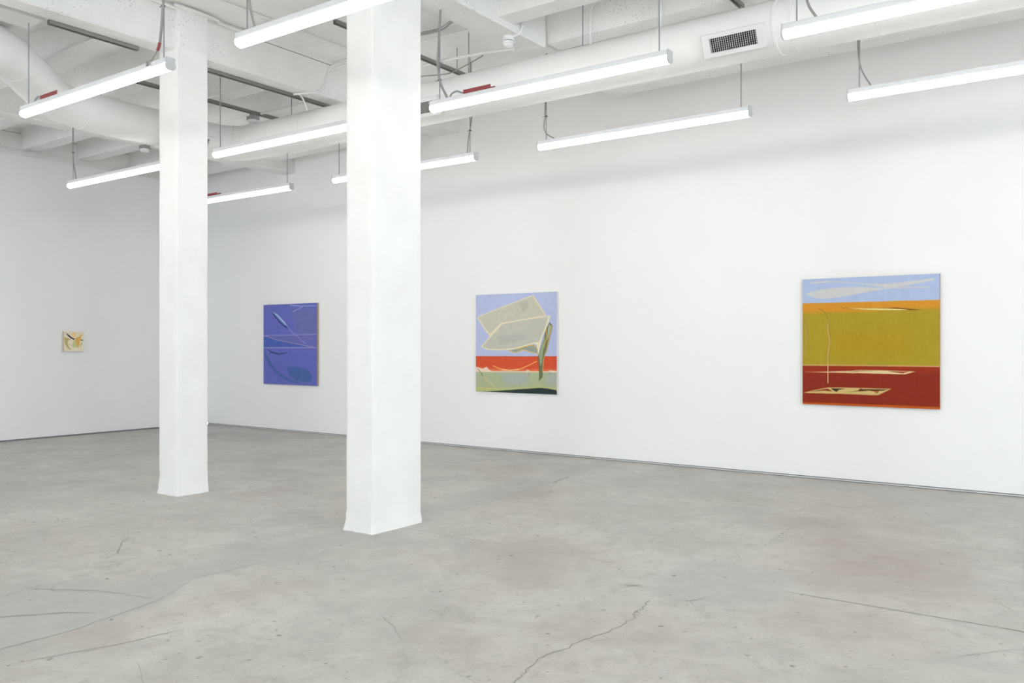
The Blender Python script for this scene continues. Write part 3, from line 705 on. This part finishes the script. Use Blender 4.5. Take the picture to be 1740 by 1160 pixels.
def register(cx, cy, along, out, label, nb=22):
    """air register on a saddle; along = direction of its length, out = horizontal direction it faces"""
    t = math.radians(27); A = Vector(along); O = Vector(out); nrm = (O*math.cos(t)-Vector((0, 0, 1))*math.sin(t)); U = nrm.cross(A).normalized()
    if U.z < 0: U = -U
    C = Vector((cx, cy, DZ))+nrm*(DR+.028)
    M = Matrix((A.to_4d(), U.to_4d(), nrm.to_4d(), Vector((0, 0, 0, 1)))).transposed(); M[3][3] = 1
    M = Matrix.Translation(C) @ Matrix([[A.x, U.x, nrm.x, 0], [A.y, U.y, nrm.y, 0], [A.z, U.z, nrm.z, 0], [0, 0, 0, 1]])
    l, w, gl, gw = .275, .100, .208, .060
    def xf(mb):
        bmesh.ops.transform(mb.bm, matrix=M, verts=mb.bm.verts); return mb
    f = MB()
    for a, b2, c2, d2 in ((-l, l, gw, w), (-l, l, -w, -gw), (-l, -gl, -gw, gw), (gl, l, -gw, gw)): f.box(a, b2, c2, d2, -.010, .006, bevel=.002, seg=1)
    fr = dpart(xf(f), 'register_frame', m_white, False); fr['label'] = label
    s = MB()
    for e in (-l, l-.004):
        s.prism([(w-.004, -.008), (w-.004, -.075), (.05, -.045), (0, -.034), (-.05, -.045), (-w+.004, -.075), (-w+.004, -.008)], e, e+.004)
    s.box(-l, l, w-.006, w-.002, -.075, -.008); s.box(-l, l, -w+.002, -w+.006, -.075, -.008)
    so = dpart(xf(s), 'register_saddle', m_white, False)
    dpart(xf(MB().box(-gl, gl, -gw, gw, -.031, -.026)), 'register_throat', m_black, False)
    v = MB()
    for k in range(nb):
        x = -gl+(k+.5)*2*gl/nb; v.box(x-.0016, x+.0016, -gw, gw, -.008, .002)
    dpart(xf(v), 'register_blades', m_blade, False)
    hz = MB()
    for k in range(6):
        y = -gw+(k+1)*2*gw/7; hz.box(-gl, gl, y-.0010, y+.0010, -.020, -.014)
    dpart(xf(hz), 'register_bars', m_blade, False)
register(-2.70, DY, (1, 0, 0), (0, -1, 0), 'white air register facing down, right of centre')
register(-6.30, DY, (1, 0, 0), (0, -1, 0), 'white air register just right of the wide column')
register(DX, 6.50, (0, 1, 0), (1, 0, 0), 'white air register on the duct just right of the slim column')
dpart(MB().box(-6.02, -5.90, DY-DR-.012, DY-DR+.03, 4.12, 4.26, bevel=.002, seg=1), 'damper_plate', m_white, False)
for x in (-4.34, -5.79, -8.72, -.9): dpart(MB().tube([(x, DY, DZ+DR-.01), (x, DY, HS)], .006, 8), 'hanger_rod', m_rod)

# ------------------------------------------------------------------ strut channels, conduits, detectors
def strut(x, y0, y1, z, label):
    b = MB(); w, h = .021, .041
    b.box(x-w, x-w+.003, y0, y1, z-h, z).box(x+w-.003, x+w, y0, y1, z-h, z).box(x-w, x+w, y0, y1, z-.003, z).box(x-w, x-w+.010, y0, y1, z-h, z-h+.003).box(x+w-.010, x+w, y0, y1, z-h, z-h+.003)
    o = b.build('strut_channel', m_strut); tag(o, label, 'metal channel', 'galvanised strut channels on the ceiling')
    return o
strut(-8.112, 3.93, 4.82, 4.5745, 'grey strut channel along the girder edge, left of the slim column')
strut(-8.112, 5.43, 7.52, 4.5745, 'grey strut channel along the girder edge, right of the slim column')
strut(-9.56, 5.40, 7.95, 4.719, 'grey strut channel behind the first, carrying a grey detector box')
for yy in (6.0, 7.6): tag(MB().tube([(-6.20, yy, 4.71), (-6.20, yy, HS)], .005, 8).build('threaded_rod', m_rod, smooth=True), 'short threaded rod holding up the strut channel beside the wide column', 'rod', 'threaded rods of the middle strut')
strut(-6.20, 5.72, 7.9, 4.71, 'grey strut channel passing behind the top of the wide column')
strut(-2.85, 5.2, 7.7, 4.719, 'short grey strut channel touching the duct at top right')
def pipe(pts, r, label, smooth=8, m=None, name='conduit_pipe', cat='pipe', n=10):
    o = MB().tube(pts, r, n, smooth=smooth).build(name, m or m_pipe, smooth=True)
    return tag(o, label, cat)
pipe([(-7.838, -3, 4.99), (-7.838, 4.9, 4.99), (-7.770, 5.02, 4.99), (-7.770, 5.48, 4.99), (-7.838, 5.6, 4.99), (-7.838, 6.05, 4.995)], .017, 'white pipe along the top of the left girder, crossing above the slim column', 5)
pipe([(-7.35, -3, 5.008), (-7.35, 5.2, 5.008), (-7.345, 6.2, 5.006), (-7.35, 7.2, 5.004)], .013, 'thin white pipe on the ceiling slab between the two columns')
pipe([(-5.3, 7.22, 4.95), (-6.6, 7.215, 4.97), (-7.4, 7.215, 4.97), (-7.74, 7.19, 4.965), (-7.835, 7.15, 4.92), (-7.840, 7.11, 4.80), (-7.838, 7.04, 4.65), (-7.84, 6.92, 4.575), (-7.90, 6.85, 4.557), (-8.06, 6.78, 4.556)], .013, 'white conduit bending from the ceiling down the left girder face')
MB_ = MB().tube([(-8.0, 6.80, 4.56), (-8.06, 6.92, 4.54), (-8.09, 7.02, 4.42)], .010, 8, smooth=6); tag(MB_.build('conduit_stub', m_pipe, smooth=True), 'short white conduit stub hanging below the left girder above the duct', 'pipe')
pipe([(-4.862, 6.98, 5.02), (-4.862, 7.0, 4.82), (-4.866, 6.99, 4.72), (-4.90, 6.98, 4.668), (-4.96, 6.98, 4.652), (-5.02, 6.98, 4.65)], .012, 'white conduit curving down the right girder to the round detector')
pipe([(-8.1, 6.58, 4.705), (-9.3, 6.58, 4.705), (-10.8, 6.58, 4.705), (-11.84, 6.58, 4.705)], .015, 'white pipe under a joist, right of the slim column and behind the strut')
pipe([(-8.13, 7.46, 4.705), (-9.3, 7.46, 4.705), (-10.8, 7.46, 4.705), (-11.84, 7.46, 4.705)], .015, 'white pipe under the joist above the duct elbow')
pipe([(-8.4, 4.63, 4.705), (-9.3, 4.63, 4.705), (-10.8, 4.63, 4.705), (-11.84, 4.63, 4.705)], .018, 'white pipe under a joist, above the near red battery box')
pipe([(-8.3, 3.9, 4.705), (-8.32, 4.2, 4.705), (-8.34, 4.5, 4.71), (-8.36, 4.62, 4.705)], .016, 'short white pipe from the cover panel to the joist at upper left')
pipe([(-8.75, 4.62, 4.98), (-8.75, 4.63, 4.9), (-8.73, 4.64, 4.73)], .012, 'short vertical white pipe on a joist at upper left', m=m_pipe)
pipe([(-5.18, 7.29, 4.649), (-5.26, 7.29, 4.67), (-5.9, 7.30, 4.72), (-6.9, 7.32, 4.74)], .015, 'white pipe running left from the round detector', smooth=4)
pipe([(-5.60, 7.31, 4.68), (-5.76, 7.36, 4.67), (-6.05, 7.455, 4.66), (-6.24, 7.50, 4.655), (-6.36, 7.47, 4.655), (-6.7, 7.33, 4.65)], .007, 'slack grey cable hanging above the duct, right of the wide column', m=m_cable, name='hanging_cable', cat='cable')
tag(MB().flex([(-5.25, 6.86, 4.985), (-5.72, 6.95, 4.975), (-5.88, 7.0, 4.96), (-6.05, 7.02, 4.955), (-6.4, 6.98, 4.96)], .020, .016).build('flexible_conduit', m_flex, smooth=True), 'grey corrugated conduit sagging under the slab right of the wide column', 'conduit')
pipe([(-3.56, 7.43, HS-.002), (-3.56, 7.43, 4.80), (-3.56, 7.43, 4.65), (-3.56, 7.43, 4.49)], .019, 'vertical white pipe going down behind the duct, beside a lamp rod')
pipe([(-4.22, 7.42, 5.01), (-4.26, 7.42, 4.99), (-4.315, 7.42, 4.93), (-4.325, 7.42, 4.80), (-4.325, 7.42, 4.495)], .016, 'vertical white conduit with a bent top beside the duct hanger')
pipe([(-9.52, 6.57, 4.70), (-9.52, 6.30, 4.705), (-9.56, 5.7, 4.70), (-9.62, 5.55, 4.72)], .012, 'white conduit crossing between joists left of the strut') if False else None
for (x, y, r_, lbl) in ((-10.6, 6.51, .012, 'thin white conduit dropping down the joist face beside the lamp rod'),):
    pipe([(x+.5, y, 5.0), (x+.42, y, 4.97), (x+.36, y, 4.85), (x+.30, y, 4.74)], r_, lbl)
# round detector under the right girder
det = empty('ceiling_detector', (-5.02, 6.98, 4.665), 'white round ceiling detector on a box under the right girder, above the duct', 'detector')
def ep(mb, name, m, e, smooth=True):
    return mb.build(name, m, e, smooth=smooth)
ep(MB().cyl((0, 0, -.045), (0, 0, 1), .062, .045, 8), 'mounting_box', m_white, det)
ep(MB().tube([(0, 0, -.052), (0, 0, -.045)], .05, 24), 'dark_joint', m_black, det)
ep(MB().tube([(0, 0, -.075), (0, 0, -.052)], .062, 28), 'base_ring', m_white, det)
ep(MB().tube([(0, 0, -.115), (0, 0, -.11), (0, 0, -.098), (0, 0, -.075)], .05, 28, rads=[.02, .036, .05, .054]), 'sensor_dome', m_white, det)
def boxdet(x, y, z, label, cover=False):
    e = empty('detector_box', (x, y, z), label, 'detector')
    ep(MB().box(-.075, .075, -.05, .05, -.055, 0, bevel=.004), 'metal_box', m_grey, e, False)
    ep(MB().tube([(0, 0, -.095), (0, 0, -.088), (0, 0, -.055)], .06, 26, rads=[.050, .062, .070]), 'round_cover', m_white, e)
    if cover: ep(MB().box(-.03, .03, -.03, .03, 0, .038), 'mounting_bracket', m_strut, e, False)
boxdet(-9.53, 7.32, 4.640, 'grey metal box with white round cover hanging from the strut left of the duct bend', True)
boxdet(-12.05, 7.27, 4.574, 'small grey box with white round cover on the girder left of the slim column')
# cover panel, upper left
cp = MB().box(-8.64, -8.30, 2.6, 3.99, 4.622, 4.70, bevel=.006).build('cover_panel', m_white); tag(cp, 'white rectangular metal cover panel below the ceiling in the upper left corner', 'panel')

# ------------------------------------------------------------------ paintings
def paint_mesh(art, w, h, n=300, grain=1, gain=1.0):
    base, layers = art
    nu = int(n*w/max(w, h)); nv = int(n*h/max(w, h))
    U, V = np.meshgrid(np.linspace(0, 1, nu), np.linspace(0, 1, nv))
    C = np.ones((nv, nu, 3))*np.array(base, float)
    w1 = (vnoise(U*30+9, V*30+9, .35, 31+grain, 4)-.5)
    for k, colr, s, P in layers:
        if k == 'P': a = np.clip(0.5-poly_sdf(U+w1*.004, V+w1*.004, P)/max(s, .004), 0, 1)
        else: a = np.clip((s*.55+.002-line_sdf(U, V, P))/.003, 0, 1)*.95
        C = C*(1-a[..., None])+np.array(colr, float)*a[..., None]
    br = (vnoise(U*60+3, V*60+3, .5, 77+grain, 4)-.5)*9+(vnoise(U*200+3, V*8+3, .5, 78+grain, 3)-.5)*6
    C = np.clip(C+br[..., None], 0, 255)/255
    Cl = np.where(C <= .04045, C/12.92, ((C+.055)/1.055)**2.4)
    return U, V, np.clip(Cl*gain, 0, .95), nu, nv
m_art = mat('oil_paint', (1, 1, 1), 0.55, spec=0.25)
vc = m_art.node_tree.nodes.new('ShaderNodeVertexColor'); vc.layer_name = 'paint'
hs = m_art.node_tree.nodes.new('ShaderNodeHueSaturation'); hs.inputs['Value'].default_value = ART_GAIN
m_art.node_tree.links.new(vc.outputs['Color'], hs.inputs['Color'])
m_art.node_tree.links.new(hs.outputs['Color'], m_art.node_tree.nodes['Principled BSDF'].inputs['Base Color'])
wn = noise(m_art, 260, 2, 0.5, pos(m_art))
m_art.node_tree.links.new(bump(m_art, wn.outputs['Fac'], .10, .002), m_art.node_tree.nodes['Principled BSDF'].inputs['Normal'])
def painting(art, w, h, depth, loc, rz, side_col, label, n=300, grain=1, gain=1.0):
    """local frame: x across, z up, front at y = -depth, wall at y = 0"""
    e = empty('painting', loc, label, 'painting'); e.rotation_euler = (0, 0, rz)
    U, V, C, nu, nv = paint_mesh(art, w, h, n, grain, gain)
    vs = np.stack([(U-.5)*w, np.full(U.shape, -depth), (.5-V)*h], -1).reshape(-1, 3)
    i = np.arange(nu*nv).reshape(nv, nu)
    f = np.stack([i[:-1, :-1], i[1:, :-1], i[1:, 1:], i[:-1, 1:]], -1).reshape(-1, 4)
    me = bpy.data.meshes.new('painted_canvas'); me.from_pydata(vs.tolist(), [], f.tolist())
    a = me.color_attributes.new('paint', 'FLOAT_COLOR', 'POINT')
    a.data.foreach_set('color', np.concatenate([C.reshape(-1, 3), np.ones((nu*nv, 1))], 1).astype(np.float32).ravel())
    me.materials.append(m_art)
    o = link(bpy.data.objects.new('painted_canvas', me)); o.parent = e
    ms = mat('canvas_edge_%d' % grain, lin(side_col), 0.7)
    MB().box(-w/2, w/2, -depth+.0008, -.006, -h/2, h/2).build('canvas_edge', ms, e)
    MB().box(-w/2+.05, w/2-.05, -.0061, 0.0, -h/2+.05, h/2-.05).build('hanging_cleat', m_grey, e)
    return e
painting(ART_YELLOW, 1.436, 1.441, .035, (-2.252*1.0, YB, 1.5815), 0, (150, 90, 50), 'large square painting with yellow-green field over dark red, at right on the far wall', 340, 1, 1.06)
painting(ART_PAPER, 1.425, 1.432, .035, (-7.055, YB, 1.569), 0, (226, 222, 216), 'square painting of folded pale paper over a red band, right of the wide column', 320, 2, 1.08)
painting(ART_BLUE, 1.432, 1.432, .040, (-11.951, YB, 1.551), 0, (166, 142, 122), 'square violet-blue painting with thin pale lines, between the two columns', 280, 3, 1.32)
painting(ART_SMALL, .335, .335, .045, (XL, 7.385, 1.60), PI/2, (206, 184, 164), 'small square cream painting with orange and olive shapes on the left wall', 160, 4, 1.38)

# ------------------------------------------------------------------ camera, world, render look
w = bpy.data.worlds.new('sky'); SC.world = w; w.use_nodes = True
bg = w.node_tree.nodes['Background']; bg.inputs[0].default_value = (0.78, 0.89, 1.0, 1); bg.inputs[1].default_value = SKY
cam = bpy.data.cameras.new('camera'); co = link(bpy.data.objects.new('camera', cam))
cam.sensor_width = 36.0; cam.lens = 1442/1740*36; cam.shift_y = 5.0/1740
cam.clip_start = 0.05; cam.clip_end = 100
co.location = (0, 0, H0); co.rotation_euler = (PI/2, 0, math.radians(35.5))
SC.camera = co
vs_ = SC.view_settings; SC.display_settings.display_device = 'sRGB'
vs_.view_transform = 'Standard'; vs_.look = 'None'; vs_.gamma = 1.0; vs_.use_curve_mapping = False; vs_.exposure = EXPOSURE
SC.cycles.use_denoising = True
SC.cycles.diffuse_bounces = 6; SC.cycles.max_bounces = 8; SC.cycles.glossy_bounces = 3
SC.cycles.use_light_tree = True
SC.cycles.sample_clamp_indirect = 8
